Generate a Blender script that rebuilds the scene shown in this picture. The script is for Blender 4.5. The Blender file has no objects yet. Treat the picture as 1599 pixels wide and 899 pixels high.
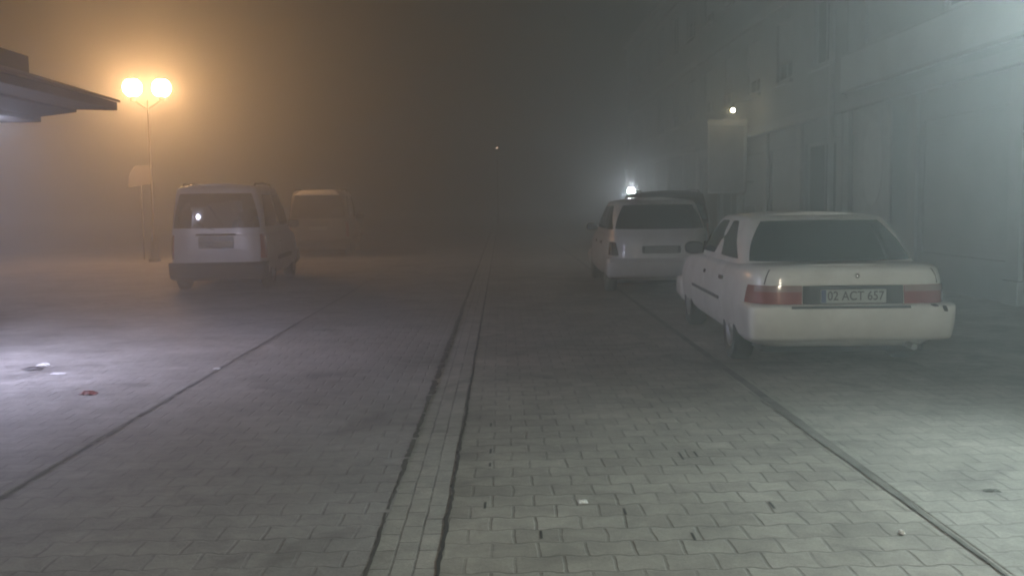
import bpy, bmesh, math, random
from mathutils import Vector, Matrix
R = math.radians
random.seed(7)
S = bpy.context.scene
COL = S.collection

# ------------------------------------------------------------------ helpers
def link(o, parent=None):
    COL.objects.link(o)
    if parent is not None:
        o.parent = parent
    return o

def thing(name, label, cat, loc=(0, 0, 0), rz=0.0, group=None):
    o = bpy.data.objects.new(name, None)
    o.empty_display_size = 0.2
    COL.objects.link(o)
    o.location = loc
    o.rotation_euler = (0, 0, rz)
    tag(o, label, cat, group)
    return o

def tag(o, label, cat, group=None):
    o['label'] = label
    o['category'] = cat
    if group:
        o['group'] = group
    return o

def mesh_obj(name, verts, faces, mats, parent=None, smooth=True, angle=38, idx=None):
    me = bpy.data.meshes.new(name)
    me.from_pydata([tuple(v) for v in verts], [], faces)
    bm = bmesh.new(); bm.from_mesh(me)
    bmesh.ops.remove_doubles(bm, verts=bm.verts, dist=1e-5)
    bmesh.ops.recalc_face_normals(bm, faces=bm.faces)
    bm.to_mesh(me); bm.free()
    if not isinstance(mats, (list, tuple)):
        mats = [mats]
    for m in mats:
        me.materials.append(m)
    if smooth:
        for p in me.polygons:
            p.use_smooth = True
        me.set_sharp_from_angle(angle=R(angle))
    o = bpy.data.objects.new(name, me)
    return link(o, parent)

class MB:
    """collects shapes for ONE mesh object"""
    def __init__(self):
        self.v = []; self.f = []
    def add(self, vs, fs):
        b = len(self.v)
        self.v += [tuple(v) for v in vs]
        self.f += [tuple(b + i for i in f) for f in fs]
    def box(self, x0, x1, y0, y1, z0, z1):
        v = [(x0,y0,z0),(x1,y0,z0),(x1,y1,z0),(x0,y1,z0),(x0,y0,z1),(x1,y0,z1),(x1,y1,z1),(x0,y1,z1)]
        self.add(v, [(0,3,2,1),(4,5,6,7),(0,1,5,4),(1,2,6,5),(2,3,7,6),(3,0,4,7)])
    def tube(self, a, b, r0, r1=None, n=14, caps=True):
        a = Vector(a); b = Vector(b); r1 = r0 if r1 is None else r1
        d = (b - a).normalized()
        u = d.orthogonal().normalized(); w = d.cross(u)
        vs = []
        for p, r in ((a, r0), (b, r1)):
            for i in range(n):
                t = 2*math.pi*i/n
                vs.append(p + u*math.cos(t)*r + w*math.sin(t)*r)
        fs = [(i, (i+1) % n, n+(i+1) % n, n+i) for i in range(n)]
        if caps:
            fs += [tuple(range(n-1, -1, -1)), tuple(range(n, 2*n))]
        self.add(vs, fs)
    def path(self, pts, r, n=12):
        for a, b in zip(pts[:-1], pts[1:]):
            self.tube(a, b, r, r, n)
    def lathe(self, prof, axis='z', c=(0,0,0), n=28):
        """prof: list of (radius, height)"""
        vs = []; m = len(prof)
        for i in range(n):
            t = 2*math.pi*i/n
            for r, h in prof:
                x, y, z = r*math.cos(t), r*math.sin(t), h
                if axis == 'x':
                    x, y, z = h, r*math.cos(t), r*math.sin(t)
                elif axis == 'y':
                    x, y, z = r*math.cos(t), h, r*math.sin(t)
                vs.append((x+c[0], y+c[1], z+c[2]))
        fs = []
        for i in range(n):
            j = (i+1) % n
            for k in range(m-1):
                fs.append((i*m+k, j*m+k, j*m+k+1, i*m+k+1))
        self.add(vs, fs)
    def prism(self, poly, y0, y1):
        """poly: list of (x, z) extruded along y"""
        n = len(poly)
        vs = [(x, y0, z) for x, z in poly] + [(x, y1, z) for x, z in poly]
        fs = [(i, (i+1) % n, n+(i+1) % n, n+i) for i in range(n)]
        fs += [tuple(range(n-1, -1, -1)), tuple(range(n, 2*n))]
        self.add(vs, fs)
    def build(self, name, mat, parent=None, smooth=False, bevel=0.0, angle=38):
        o = mesh_obj(name, self.v, self.f, mat, parent, smooth, angle)
        if bevel > 0:
            m = o.modifiers.new('bevel', 'BEVEL'); m.width = bevel; m.segments = 2
            m.limit_method = 'ANGLE'; m.angle_limit = R(40)
        return o

# ------------------------------------------------------------------ materials
def new_mat(name):
    m = bpy.data.materials.new(name); m.use_nodes = True
    nt = m.node_tree
    b = nt.nodes['Principled BSDF']
    return m, nt, b

def mat(name, col, rough=0.6, metal=0.0, coat=0.0, var=0.12, scale=4.0, bump=0.0, bscale=60.0, spec=0.5):
    m, nt, b = new_mat(name)
    N = nt.nodes; L = nt.links
    tc = N.new('ShaderNodeTexCoord')
    nz = N.new('ShaderNodeTexNoise'); nz.inputs['Scale'].default_value = scale
    nz.inputs['Detail'].default_value = 6
    L.new(tc.outputs['Object'], nz.inputs['Vector'])
    mp = N.new('ShaderNodeMapRange')
    mp.inputs['From Min'].default_value = 0.3; mp.inputs['From Max'].default_value = 0.7
    mp.inputs['To Min'].default_value = 1 - var; mp.inputs['To Max'].default_value = 1 + var
    L.new(nz.outputs['Fac'], mp.inputs['Value'])
    mx = N.new('ShaderNodeMix'); mx.data_type = 'RGBA'; mx.blend_type = 'MULTIPLY'
    mx.inputs['Factor'].default_value = 1
    mx.inputs['A'].default_value = (*col, 1)
    L.new(mp.outputs['Result'], mx.inputs['B'])
    L.new(mx.outputs['Result'], b.inputs['Base Color'])
    b.inputs['Roughness'].default_value = rough
    b.inputs['Metallic'].default_value = metal
    b.inputs['Coat Weight'].default_value = coat
    b.inputs['Coat Roughness'].default_value = 0.08
    b.inputs['Specular IOR Level'].default_value = spec
    if bump > 0:
        n2 = N.new('ShaderNodeTexNoise'); n2.inputs['Scale'].default_value = bscale; n2.inputs['Detail'].default_value = 5
        L.new(tc.outputs['Object'], n2.inputs['Vector'])
        bp = N.new('ShaderNodeBump'); bp.inputs['Strength'].default_value = bump; bp.inputs['Distance'].default_value = 0.01
        L.new(n2.outputs['Fac'], bp.inputs['Height'])
        L.new(bp.outputs['Normal'], b.inputs['Normal'])
    return m

def paint(name, col, dirt=(0.22, 0.19, 0.15), amt=0.35, coat=.45):
    """car paint with road dirt collected in the lower third and in blotches"""
    m, nt, b = new_mat(name)
    N = nt.nodes; L = nt.links
    tc = N.new('ShaderNodeTexCoord')
    nz = N.new('ShaderNodeTexNoise'); nz.inputs['Scale'].default_value = 2.6; nz.inputs['Detail'].default_value = 8
    nz.inputs['Roughness'].default_value = 0.65
    L.new(tc.outputs['Object'], nz.inputs['Vector'])
    sp = N.new('ShaderNodeSeparateXYZ'); L.new(tc.outputs['Object'], sp.inputs[0])
    h = N.new('ShaderNodeMapRange'); h.inputs['From Min'].default_value = 0.2; h.inputs['From Max'].default_value = 0.75
    h.inputs['To Min'].default_value = 0.30; h.inputs['To Max'].default_value = 0.0
    L.new(sp.outputs['Z'], h.inputs['Value'])
    ad = N.new('ShaderNodeMath'); ad.operation = 'ADD'
    L.new(nz.outputs['Fac'], ad.inputs[0]); L.new(h.outputs['Result'], ad.inputs[1])
    mp = N.new('ShaderNodeMapRange'); mp.inputs['From Min'].default_value = 0.45; mp.inputs['From Max'].default_value = 0.9
    mp.inputs['To Max'].default_value = amt
    L.new(ad.outputs[0], mp.inputs['Value'])
    mx = N.new('ShaderNodeMix'); mx.data_type = 'RGBA'
    mx.inputs['A'].default_value = (*col, 1); mx.inputs['B'].default_value = (*dirt, 1)
    L.new(mp.outputs['Result'], mx.inputs['Factor'])
    L.new(mx.outputs['Result'], b.inputs['Base Color'])
    rr = N.new('ShaderNodeMapRange'); rr.inputs['To Min'].default_value = 0.32; rr.inputs['To Max'].default_value = 0.7
    L.new(mp.outputs['Result'], rr.inputs['Value']); L.new(rr.outputs['Result'], b.inputs['Roughness'])
    b.inputs['Coat Weight'].default_value = coat; b.inputs['Coat Roughness'].default_value = 0.12
    return m

def paver_mat(name, col_a, col_b, joint, bw, rh, mortar, rot=0.0, offs=(0, 0), squash=0.5, warp=0.012, stain=0.35, jkeep=0.55, ishape=0.0):
    m, nt, b = new_mat(name)
    N = nt.nodes; L = nt.links
    tc = N.new('ShaderNodeTexCoord')
    mpg = N.new('ShaderNodeMapping'); mpg.inputs['Location'].default_value = (offs[0], offs[1], 0)
    mpg.inputs['Rotation'].default_value = (0, 0, rot)
    L.new(tc.outputs['Object'], mpg.inputs['Vector'])
    wn = N.new('ShaderNodeTexNoise'); wn.inputs['Scale'].default_value = 5.0; wn.inputs['Detail'].default_value = 3
    L.new(tc.outputs['Object'], wn.inputs['Vector'])
    sb = N.new('ShaderNodeVectorMath'); sb.operation = 'SUBTRACT'; sb.inputs[1].default_value = (0.5, 0.5, 0.5)
    L.new(wn.outputs['Color'], sb.inputs[0])
    sc = N.new('ShaderNodeVectorMath'); sc.operation = 'SCALE'; sc.inputs['Scale'].default_value = warp*2.5
    L.new(sb.outputs[0], sc.inputs[0])
    ad = N.new('ShaderNodeVectorMath'); ad.operation = 'ADD'
    L.new(mpg.outputs[0], ad.inputs[0]); L.new(sc.outputs[0], ad.inputs[1])
    vec_out = ad.outputs[0]
    if ishape > 0:
        # interlocking double-T blocks: every course joint zigzags, neighbours in opposite sense
        sx = N.new('ShaderNodeSeparateXYZ'); L.new(vec_out, sx.inputs[0])
        def M1(op, a, b=None):
            q = N.new('ShaderNodeMath'); q.operation = op
            if hasattr(a, 'links') or not isinstance(a, (int, float)): L.new(a, q.inputs[0])
            else: q.inputs[0].default_value = a
            if b is not None:
                if isinstance(b, (int, float)): q.inputs[1].default_value = b
                else: L.new(b, q.inputs[1])
            return q.outputs[0]
        wx = M1('COSINE', M1('MULTIPLY', sx.outputs[0], 2*math.pi/bw))
        wx = M1('MULTIPLY', wx, 1.8)
        cl = N.new('ShaderNodeClamp'); cl.inputs['Min'].default_value = -1; cl.inputs['Max'].default_value = 1
        L.new(wx, cl.inputs['Value'])
        wy = M1('COSINE', M1('MULTIPLY', sx.outputs[1], math.pi/rh))
        dd = M1('MULTIPLY', M1('MULTIPLY', cl.outputs[0], wy), ishape)
        ny = M1('SUBTRACT', sx.outputs[1], dd)
        cb = N.new('ShaderNodeCombineXYZ'); L.new(sx.outputs[0], cb.inputs[0]); L.new(ny, cb.inputs[1]); L.new(sx.outputs[2], cb.inputs[2])
        vec_out = cb.outputs[0]
    br = N.new('ShaderNodeTexBrick')
    br.offset = squash; br.offset_frequency = 2; br.squash = 1.0
    br.inputs['Scale'].default_value = 1.0
    br.inputs['Mortar Size'].default_value = mortar
    br.inputs['Mortar Smooth'].default_value = 0.6
    br.inputs['Bias'].default_value = 0.0
    br.inputs['Brick Width'].default_value = bw
    br.inputs['Row Height'].default_value = rh
    br.inputs['Color1'].default_value = (*col_a, 1)
    br.inputs['Color2'].default_value = (*col_b, 1)
    br.inputs['Mortar'].default_value = (*col_a, 1)
    L.new(vec_out, br.inputs['Vector'])
    # joints: filled with grit here, open and dark there
    jn = N.new('ShaderNodeTexNoise'); jn.inputs['Scale'].default_value = 2.2; jn.inputs['Detail'].default_value = 5; jn.inputs['Roughness'].default_value = 0.7
    L.new(tc.outputs['Object'], jn.inputs['Vector'])
    jm = N.new('ShaderNodeMapRange'); jm.inputs['From Min'].default_value = 0.38; jm.inputs['From Max'].default_value = 0.66
    jm.inputs['To Min'].default_value = 0.18; jm.inputs['To Max'].default_value = 1.0
    L.new(jn.outputs['Fac'], jm.inputs['Value'])
    jf = N.new('ShaderNodeMath'); jf.operation = 'MULTIPLY'
    L.new(br.outputs['Fac'], jf.inputs[0]); L.new(jm.outputs['Result'], jf.inputs[1])
    jf2 = N.new('ShaderNodeMath'); jf2.operation = 'MULTIPLY'; jf2.inputs[1].default_value = jkeep
    L.new(jf.outputs[0], jf2.inputs[0])
    # stains
    st = N.new('ShaderNodeTexNoise'); st.inputs['Scale'].default_value = 0.9; st.inputs['Detail'].default_value = 9; st.inputs['Roughness'].default_value = 0.68
    L.new(tc.outputs['Object'], st.inputs['Vector'])
    sm = N.new('ShaderNodeMapRange'); sm.inputs['From Min'].default_value = 0.33; sm.inputs['From Max'].default_value = 0.68
    sm.inputs['To Min'].default_value = 1 - stain; sm.inputs['To Max'].default_value = 1 + stain*0.45
    L.new(st.outputs['Fac'], sm.inputs['Value'])
    gr = N.new('ShaderNodeTexNoise'); gr.inputs['Scale'].default_value = 90; gr.inputs['Detail'].default_value = 4
    L.new(tc.outputs['Object'], gr.inputs['Vector'])
    gm = N.new('ShaderNodeMapRange'); gm.inputs['From Min'].default_value = 0.3; gm.inputs['From Max'].default_value = 0.7
    gm.inputs['To Min'].default_value = 0.86; gm.inputs['To Max'].default_value = 1.12
    L.new(gr.outputs['Fac'], gm.inputs['Value'])
    bn = N.new('ShaderNodeTexNoise'); bn.inputs['Scale'].default_value = 6.5; bn.inputs['Detail'].default_value = 7; bn.inputs['Roughness'].default_value = .75
    bn.inputs['Distortion'].default_value = .6
    L.new(tc.outputs['Object'], bn.inputs['Vector'])
    bm_ = N.new('ShaderNodeMapRange'); bm_.inputs['From Min'].default_value = 0.32; bm_.inputs['From Max'].default_value = 0.68
    bm_.inputs['To Min'].default_value = 0.76; bm_.inputs['To Max'].default_value = 1.16
    L.new(bn.outputs['Fac'], bm_.inputs['Value'])
    on = N.new('ShaderNodeTexNoise'); on.inputs['Scale'].default_value = 1.5; on.inputs['Detail'].default_value = 4; on.inputs['Distortion'].default_value = 1.2
    L.new(mpg.outputs[0], on.inputs['Vector'])
    om = N.new('ShaderNodeMapRange'); om.inputs['From Min'].default_value = 0.56; om.inputs['From Max'].default_value = 0.70
    om.inputs['To Min'].default_value = 1.0; om.inputs['To Max'].default_value = 0.66
    L.new(on.outputs['Fac'], om.inputs['Value'])
    oo = N.new('ShaderNodeMath'); oo.operation = 'MULTIPLY'
    L.new(om.outputs['Result'], oo.inputs[0]); L.new(gm.outputs['Result'], oo.inputs[1])
    m0 = N.new('ShaderNodeMath'); m0.operation = 'MULTIPLY'
    L.new(bm_.outputs['Result'], m0.inputs[0]); L.new(oo.outputs[0], m0.inputs[1])
    mm = N.new('ShaderNodeMath'); mm.operation = 'MULTIPLY'
    L.new(sm.outputs['Result'], mm.inputs[0]); L.new(m0.outputs[0], mm.inputs[1])
    mx = N.new('ShaderNodeMix'); mx.data_type = 'RGBA'; mx.blend_type = 'MULTIPLY'; mx.inputs['Factor'].default_value = 1
    L.new(br.outputs['Color'], mx.inputs['A']); L.new(mm.outputs[0], mx.inputs['B'])
    m2 = N.new('ShaderNodeMix'); m2.data_type = 'RGBA'; m2.inputs['B'].default_value = (*joint, 1)
    L.new(mx.outputs['Result'], m2.inputs['A']); L.new(jf2.outputs[0], m2.inputs['Factor'])
    L.new(m2.outputs['Result'], b.inputs['Base Color'])
    b.inputs['Roughness'].default_value = 0.72
    b.inputs['Specular IOR Level'].default_value = 0.35
    # relief
    inv = N.new('ShaderNodeMath'); inv.operation = 'SUBTRACT'; inv.inputs[0].default_value = 1.0
    L.new(jf.outputs[0], inv.inputs[1])
    rl = N.new('ShaderNodeMath'); rl.operation = 'MULTIPLY_ADD'; rl.inputs[1].default_value = 0.35
    L.new(gr.outputs['Fac'], rl.inputs[0]); L.new(inv.outputs[0], rl.inputs[2])
    bs = N.new('ShaderNodeMath'); bs.operation = 'MULTIPLY_ADD'; bs.inputs[1].default_value = 1.6
    L.new(wn.outputs['Fac'], bs.inputs[0]); L.new(rl.outputs[0], bs.inputs[2])
    bp = N.new('ShaderNodeBump'); bp.inputs['Strength'].default_value = 0.7; bp.inputs['Distance'].default_value = 0.008
    L.new(bs.outputs[0], bp.inputs['Height']); L.new(bp.outputs['Normal'], b.inputs['Normal'])
    return m

def emit(name, col, strength):
    m, nt, b = new_mat(name)
    b.inputs['Base Color'].default_value = (0.8, 0.8, 0.8, 1)
    b.inputs['Emission Color'].default_value = (*col, 1)
    b.inputs['Emission Strength'].default_value = strength
    return m

M = {}
M['white'] = paint('white_car_paint', (0.80, 0.81, 0.775), dirt=(.36, .34, .29), amt=.5)
M['whiteb'] = paint('dusty_white_paint', (0.62, 0.62, 0.60), amt=0.45)
M['silver'] = paint('silver_van_paint', (0.40, 0.40, 0.43), amt=0.4, coat=.05)
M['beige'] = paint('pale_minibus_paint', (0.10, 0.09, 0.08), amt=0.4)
M['darkpaint'] = paint('dark_paint', (.025, .027, .03), amt=.3)
M['glass'] = mat('dark_car_glass', (0.012, 0.016, 0.016), rough=0.04, var=0.3, scale=2, spec=0.6)
M['black'] = mat('black_plastic', (0.03, 0.03, 0.032), rough=0.55, bump=0.1)
M['panel'] = mat('dark_rear_panel', (0.035, 0.04, 0.042), rough=0.35)
M['rubber'] = mat('tyre_rubber', (0.02, 0.02, 0.02), rough=0.85, bump=0.15)
M['under'] = mat('underbody', (0.015, 0.015, 0.015), rough=0.9)
M['rim'] = mat('dull_wheel_metal', (0.28, 0.28, 0.28), rough=0.45, metal=0.7)
M['chrome'] = mat('chrome', (0.75, 0.75, 0.75), rough=0.12, metal=1.0, var=0.03)
M['red'] = mat('red_lamp_lens', (0.25, 0.036, 0.032), rough=0.22, var=0.15, scale=12, coat=0.4)
M['pink'] = mat('faded_lamp_lens', (0.27, 0.16, 0.145), rough=0.22, var=0.1, coat=0.4)
M['plate'] = mat('number_plate_white', (0.40, 0.42, 0.40), rough=0.4, var=0.1)
M['plateblue'] = mat('plate_blue_band', (0.06, 0.09, 0.20), rough=0.4)
M['ink'] = mat('plate_lettering', (0.02, 0.02, 0.02), rough=0.5)
M['galv'] = mat('galvanised_steel', (.014, .014, .013), rough=0.8, metal=0.1)
M['lampmetal'] = mat('lamp_post_metal', (0.06, 0.065, 0.06), rough=0.5, metal=0.3)

# ------------------------------------------------------------------ vehicle shells
def lerp_tab(tab, t):
    if t <= tab[0][0]:
        return tab[0][1:]
    for a, b in zip(tab[:-1], tab[1:]):
        if t <= b[0]:
            k = (t - a[0])/(b[0] - a[0])
            return tuple(p + (q - p)*k for p, q in zip(a[1:], b[1:]))
    return tab[-1][1:]

def curve(tab):
    """smooth-ish piecewise function from (y, z) pairs"""
    def f(y):
        if y <= tab[0][0]: return tab[0][1]
        for (a, za), (b, zb) in zip(tab[:-1], tab[1:]):
            if y <= b:
                k = (y - a)/(b - a); 
                return za + (zb - za)*k
        return tab[-1][1]
    return f

class Shell:
    """closed body: a stack of super-elliptic plan outlines. levels: (t, half width, rear y, front y)"""
    def __init__(self, levels, zl, ztop, n=6.0, crown=0.03):
        self.lv = levels; self.zl = zl; self.zt = ztop if callable(ztop) else (lambda y: ztop)
        self.n = n; self.crown = crown
        hw, yr, yf = lerp_tab(levels, 0.5)
        # arc table from the rear centre round the right-hand side to the front centre
        self.tab = []; s = 0; last = None
        K = 900
        for i in range(K+1):
            th = -math.pi/2 + math.pi*i/K
            x, y = self.pt(th, hw, yr, yf)
            if last is not None:
                s += math.hypot(x-last[0], y-last[1])
            last = (x, y)
            self.tab.append((s, th, x, y))
    def pt(self, th, hw, yr, yf):
        c, s = math.cos(th), math.sin(th)
        e = 2.0/self.n
        yc, hl = (yr+yf)/2, (yf-yr)/2
        x = hw*math.copysign(abs(c)**e, c) if abs(c) > 1e-9 else 0.0
        y = yc + hl*(math.copysign(abs(s)**e, s) if abs(s) > 1e-9 else 0.0)
        return x, y
    def pos(self, th, t):
        hw, yr, yf = lerp_tab(self.lv, t)
        x, y = self.pt(th, hw, yr, yf)
        return Vector((x, y, self.zl + (self.zt(y) - self.zl)*t))
    def th_of_u(self, u):
        a = abs(u); T = self.tab
        lo, hi = 0, len(T)-1
        while hi - lo > 1:
            m = (lo+hi)//2
            if T[m][0] <= a: lo = m
            else: hi = m
        k = (a - T[lo][0])/max(1e-9, T[hi][0]-T[lo][0])
        th = T[lo][1] + (T[hi][1]-T[lo][1])*k
        return th if u >= 0 else math.pi - th
    def ring(self, u, t):
        """u: metres along the outline from the rear centre, positive to the right"""
        return self.pos(self.th_of_u(u), t)
    def u_of_y(self, y):
        T = self.tab
        best = min(T, key=lambda r: abs(r[3]-y) if r[2] > 0.3 else 9)
        return best[0]
    def u_of_x(self, x):
        T = self.tab
        half = len(T)//2
        best = min(T[:half], key=lambda r: abs(r[2]-x))
        return best[0]
    def t_of_z(self, z, y):
        return (z - self.zl)/(self.zt(y) - self.zl)
    def build(self, name, mats, parent, arches=(), archmat=1):
        n = self.n
        q = []
        c = 2**(-1/n)
        m1, m2 = 12, 20
        for k in range(m1):                       # rear half: x from 0 to corner
            X = c*(1-(1-k/m1)**1.5)
            q.append(-math.pi/2 + math.asin(min(1, X**(n/2))))
        for k in range(m2+1):
            Y = c*(1-(k/m2)**1.5) if False else c*(math.cos(k/m2*math.pi/2)**0.8 if k < m2 else 0)
            q.append(-math.asin(min(1, Y**(n/2))))
        right = q + [-a for a in reversed(q[:-1])]
        right[0] = -math.pi/2; right[-1] = math.pi/2
        H = len(right)
        ths = right + [math.pi - a for a in reversed(right[1:-1])]
        P = len(ths)
        vs = []; fs = []
        for lv in self.lv:
            for th in ths:
                vs.append(self.pos(th, lv[0]))
        nl = len(self.lv)
        for l in range(nl-1):
            for i in range(P):
                j = (i+1) % P
                fs.append((l*P+i, l*P+j, (l+1)*P+j, (l+1)*P+i))
        # caps: strips between mirrored points
        def cap(base, crown):
            NC = 10
            rows = []
            for i in range(H):
                r = base+i; lft = base + ((P - i) % P)
                a = Vector(vs[r]); b_ = Vector(vs[lft])
                if r == lft:
                    rows.append([r]*(NC+1)); continue
                row = [r]
                for k in range(1, NC):
                    f = k/NC; p = a.lerp(b_, f)
                    w = 1-(2*f-1)**2
                    # crown fades to the ends so that the edge stays continuous
                    p.z += crown*w*min(1.0, abs(a.x)*1.3/max(0.05, lerp_tab(self.lv, 1)[0]))
                    vs.append(p); row.append(len(vs)-1)
                row.append(lft); rows.append(row)
            for i in range(H-1):
                for k in range(NC):
                    f = [rows[i][k], rows[i][k+1], rows[i+1][k+1], rows[i+1][k]]
                    f = list(dict.fromkeys(f))
                    if len(f) > 2: fs.append(tuple(f))
        cap((nl-1)*P, self.crown)
        cap(0, 0.0)
        o = mesh_obj(name, vs, fs, mats, parent, True, 32)
        for (y, z, r, w) in arches:
            cut_arch(o, y, z, r, w)
        return o

def cut_arch(o, y, z, r, hw):
    """wheel wells cut right through the sides"""
    for sx in (-1, 1):
        mb = MB()
        mb.tube((sx*(hw-0.24), y, z), (sx*(hw+0.3), y, z), r, r, 40)
        c = mb.build('cutter', M['under'])
        m = o.modifiers.new('well', 'BOOLEAN'); m.object = c; m.operation = 'DIFFERENCE'; m.solver = 'EXACT'
        dg = bpy.context.evaluated_depsgraph_get(); dg.update()
        me = bpy.data.meshes.new_from_object(o.evaluated_get(dg))
        o.modifiers.clear()
        o.data = me
        bpy.data.objects.remove(c)
        slots = [s for s in me.materials]
        if len(slots) > 1:
            for p in me.polygons:
                ok = all((me.vertices[i].co.y-y)**2 + (me.vertices[i].co.z-z)**2 <= (r+0.002)**2 for i in p.vertices)
                cx = p.center
                if ok and cx.x*sx > 0 and abs(cx.x) < hw-0.003 and ((cx.y-y)**2+(cx.z-z)**2) <= (r+0.001)**2:
                    if abs(p.normal.x) > 0.9 and abs(abs(cx.x)-(hw-0.24)) > 0.02:
                        continue
                    p.material_index = 1
        me.set_sharp_from_angle(angle=R(32))

def patch(fn, corners, name, m, parent, off=0.004, thick=0.012, k=0.0, na=14, nb=10, inset=None):
    """panel lying on a shell. corners: four (u, t) pairs, bl, br, tr, tl. k rounds the outline."""
    (bl, br, tr, tl) = corners
    def uv(a, b):
        # a, b in -1..1, rounded-square map
        a2 = a*math.sqrt(max(0, 1 - k*b*b/2)); b2 = b*math.sqrt(max(0, 1 - k*a*a/2))
        A, B = (a2+1)/2, (b2+1)/2
        u = (bl[0]*(1-A)+br[0]*A)*(1-B) + (tl[0]*(1-A)+tr[0]*A)*B
        t = (bl[1]*(1-A)+br[1]*A)*(1-B) + (tl[1]*(1-A)+tr[1]*A)*B
        return u, t
    G = []; NRM = []
    e = 2e-3
    for j in range(nb+1):
        for i in range(na+1):
            a, b = -1+2*i/na, -1+2*j/nb
            u, t = uv(a, b)
            p = fn(u, t)
            d1 = fn(u+e, t) - fn(u-e, t); d2 = fn(u, t+e) - fn(u, t-e)
            nn = d1.cross(d2)
            nn = nn.normalized() if nn.length > 1e-12 else Vector((0, -1, 0))
            G.append(p); NRM.append(nn)
    c = sum((p for p in G), Vector())/len(G)
    ref = Vector((c.x, c.y - PATCH_C[0], c.z - PATCH_C[1]))
    if sum(n_.dot(ref) for n_ in NRM) < 0:
        NRM = [-n_ for n_ in NRM]
    W = na+1
    vs = [p + n_*off for p, n_ in zip(G, NRM)]
    fs = [(j*W+i, j*W+i+1, (j+1)*W+i+1, (j+1)*W+i) for j in range(nb) for i in range(na)]
    rim = [i for i in range(W)] + [j*W+na for j in range(1, nb+1)] + [nb*W+i for i in range(na-1, -1, -1)] + [j*W for j in range(nb-1, 0, -1)]
    base = len(vs)
    for r in rim:
        vs.append(G[r] - NRM[r]*thick)
    for q in range(len(rim)):
        q2 = (q+1) % len(rim)
        fs.append((rim[q], rim[q2], base+q2, base+q))
    o = mesh_obj(name, vs, fs, m, parent, True, 40)
    return o
PATCH_C = [2.0, 0.6]

def wheel(parent, x, y, r=0.30, w=0.19):
    sx = 1 if x > 0 else -1
    prof = [(r*0.60, -w/2+0.015), (r*0.72, -w/2), (r*0.93, -w/2+0.004), (r*0.99, -w/2+0.03), (r, -w/4), (r, w/4), (r*0.99, w/2-0.03), (r*0.93, w/2-0.004), (r*0.72, w/2), (r*0.60, w/2-0.015), (r*0.6, -w/2+0.015)]
    mb = MB(); mb.lathe(prof, 'x', (x, y, r), 36)
    t = mb.build('wheel', M['rubber'], parent, True)
    rb = MB()
    o = sx*(w/2-0.02)
    rb.lathe([(0.001, o+sx*0.012), (r*0.16, o+sx*0.014), (r*0.2, o), (r*0.48, o-sx*0.02), (r*0.56, o+sx*0.008), (r*0.61, o+sx*0.01), (r*0.61, -o), (0.001, -o)], 'x', (x, y, r), 28)
    rb.build('rim', M['rim'], t, True)
    return t

def mirror(parent, x, y, z, m, size=0.1):
    sx = 1 if x > 0 else -1
    mb = MB()
    n = 14
    rings = []
    for k, (d, s) in enumerate([(0, .75), (0.015, .95), (0.05, 1.0), (0.09, .82), (0.11, .4)]):
        rings.append([(x + sx*0.09 + size*s*math.copysign(abs(math.cos(a))**.7, math.cos(a)), y + d, z + size*0.68*s*math.copysign(abs(math.sin(a))**.7, math.sin(a))) for a in [2*math.pi*i/n for i in range(n)]])
    vs = [p for r_ in rings for p in r_]
    fs = [(k*n+i, k*n+(i+1) % n, (k+1)*n+(i+1) % n, (k+1)*n+i) for k in range(len(rings)-1) for i in range(n)]
    fs += [tuple(range(n)), tuple(range((len(rings)-1)*n, len(rings)*n))]
    mb.add(vs, fs)
    o = mb.build('wing_mirror', m, parent, True)
    a = MB(); a.tube((x-sx*0.05, y+0.05, z-0.05), (x+sx*0.06, y+0.05, z-0.02), 0.022, 0.02, 10)
    a.build('mirror_arm', M['black'], o, True)
    return o

def text_obj(name, s, size, loc, rot, m, parent, ext=0.001, sx=1.0):
    cu = bpy.data.curves.new('txt', 'FONT'); cu.body = s; cu.size = size; cu.extrude = ext
    cu.align_x = 'CENTER'; cu.align_y = 'CENTER'; cu.space_character = 1.02; cu.offset = size*0.012
    t = bpy.data.objects.new('txt', cu); COL.objects.link(t)
    dg = bpy.context.evaluated_depsgraph_get(); dg.update()
    me = bpy.data.meshes.new_from_object(t.evaluated_get(dg))
    bpy.data.objects.remove(t)
    me.materials.clear(); me.materials.append(m)
    o = bpy.data.objects.new(name, me); link(o, parent)
    o.location = loc; o.rotation_euler = rot; o.scale = (sx, 1, 1)
    return o

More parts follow.
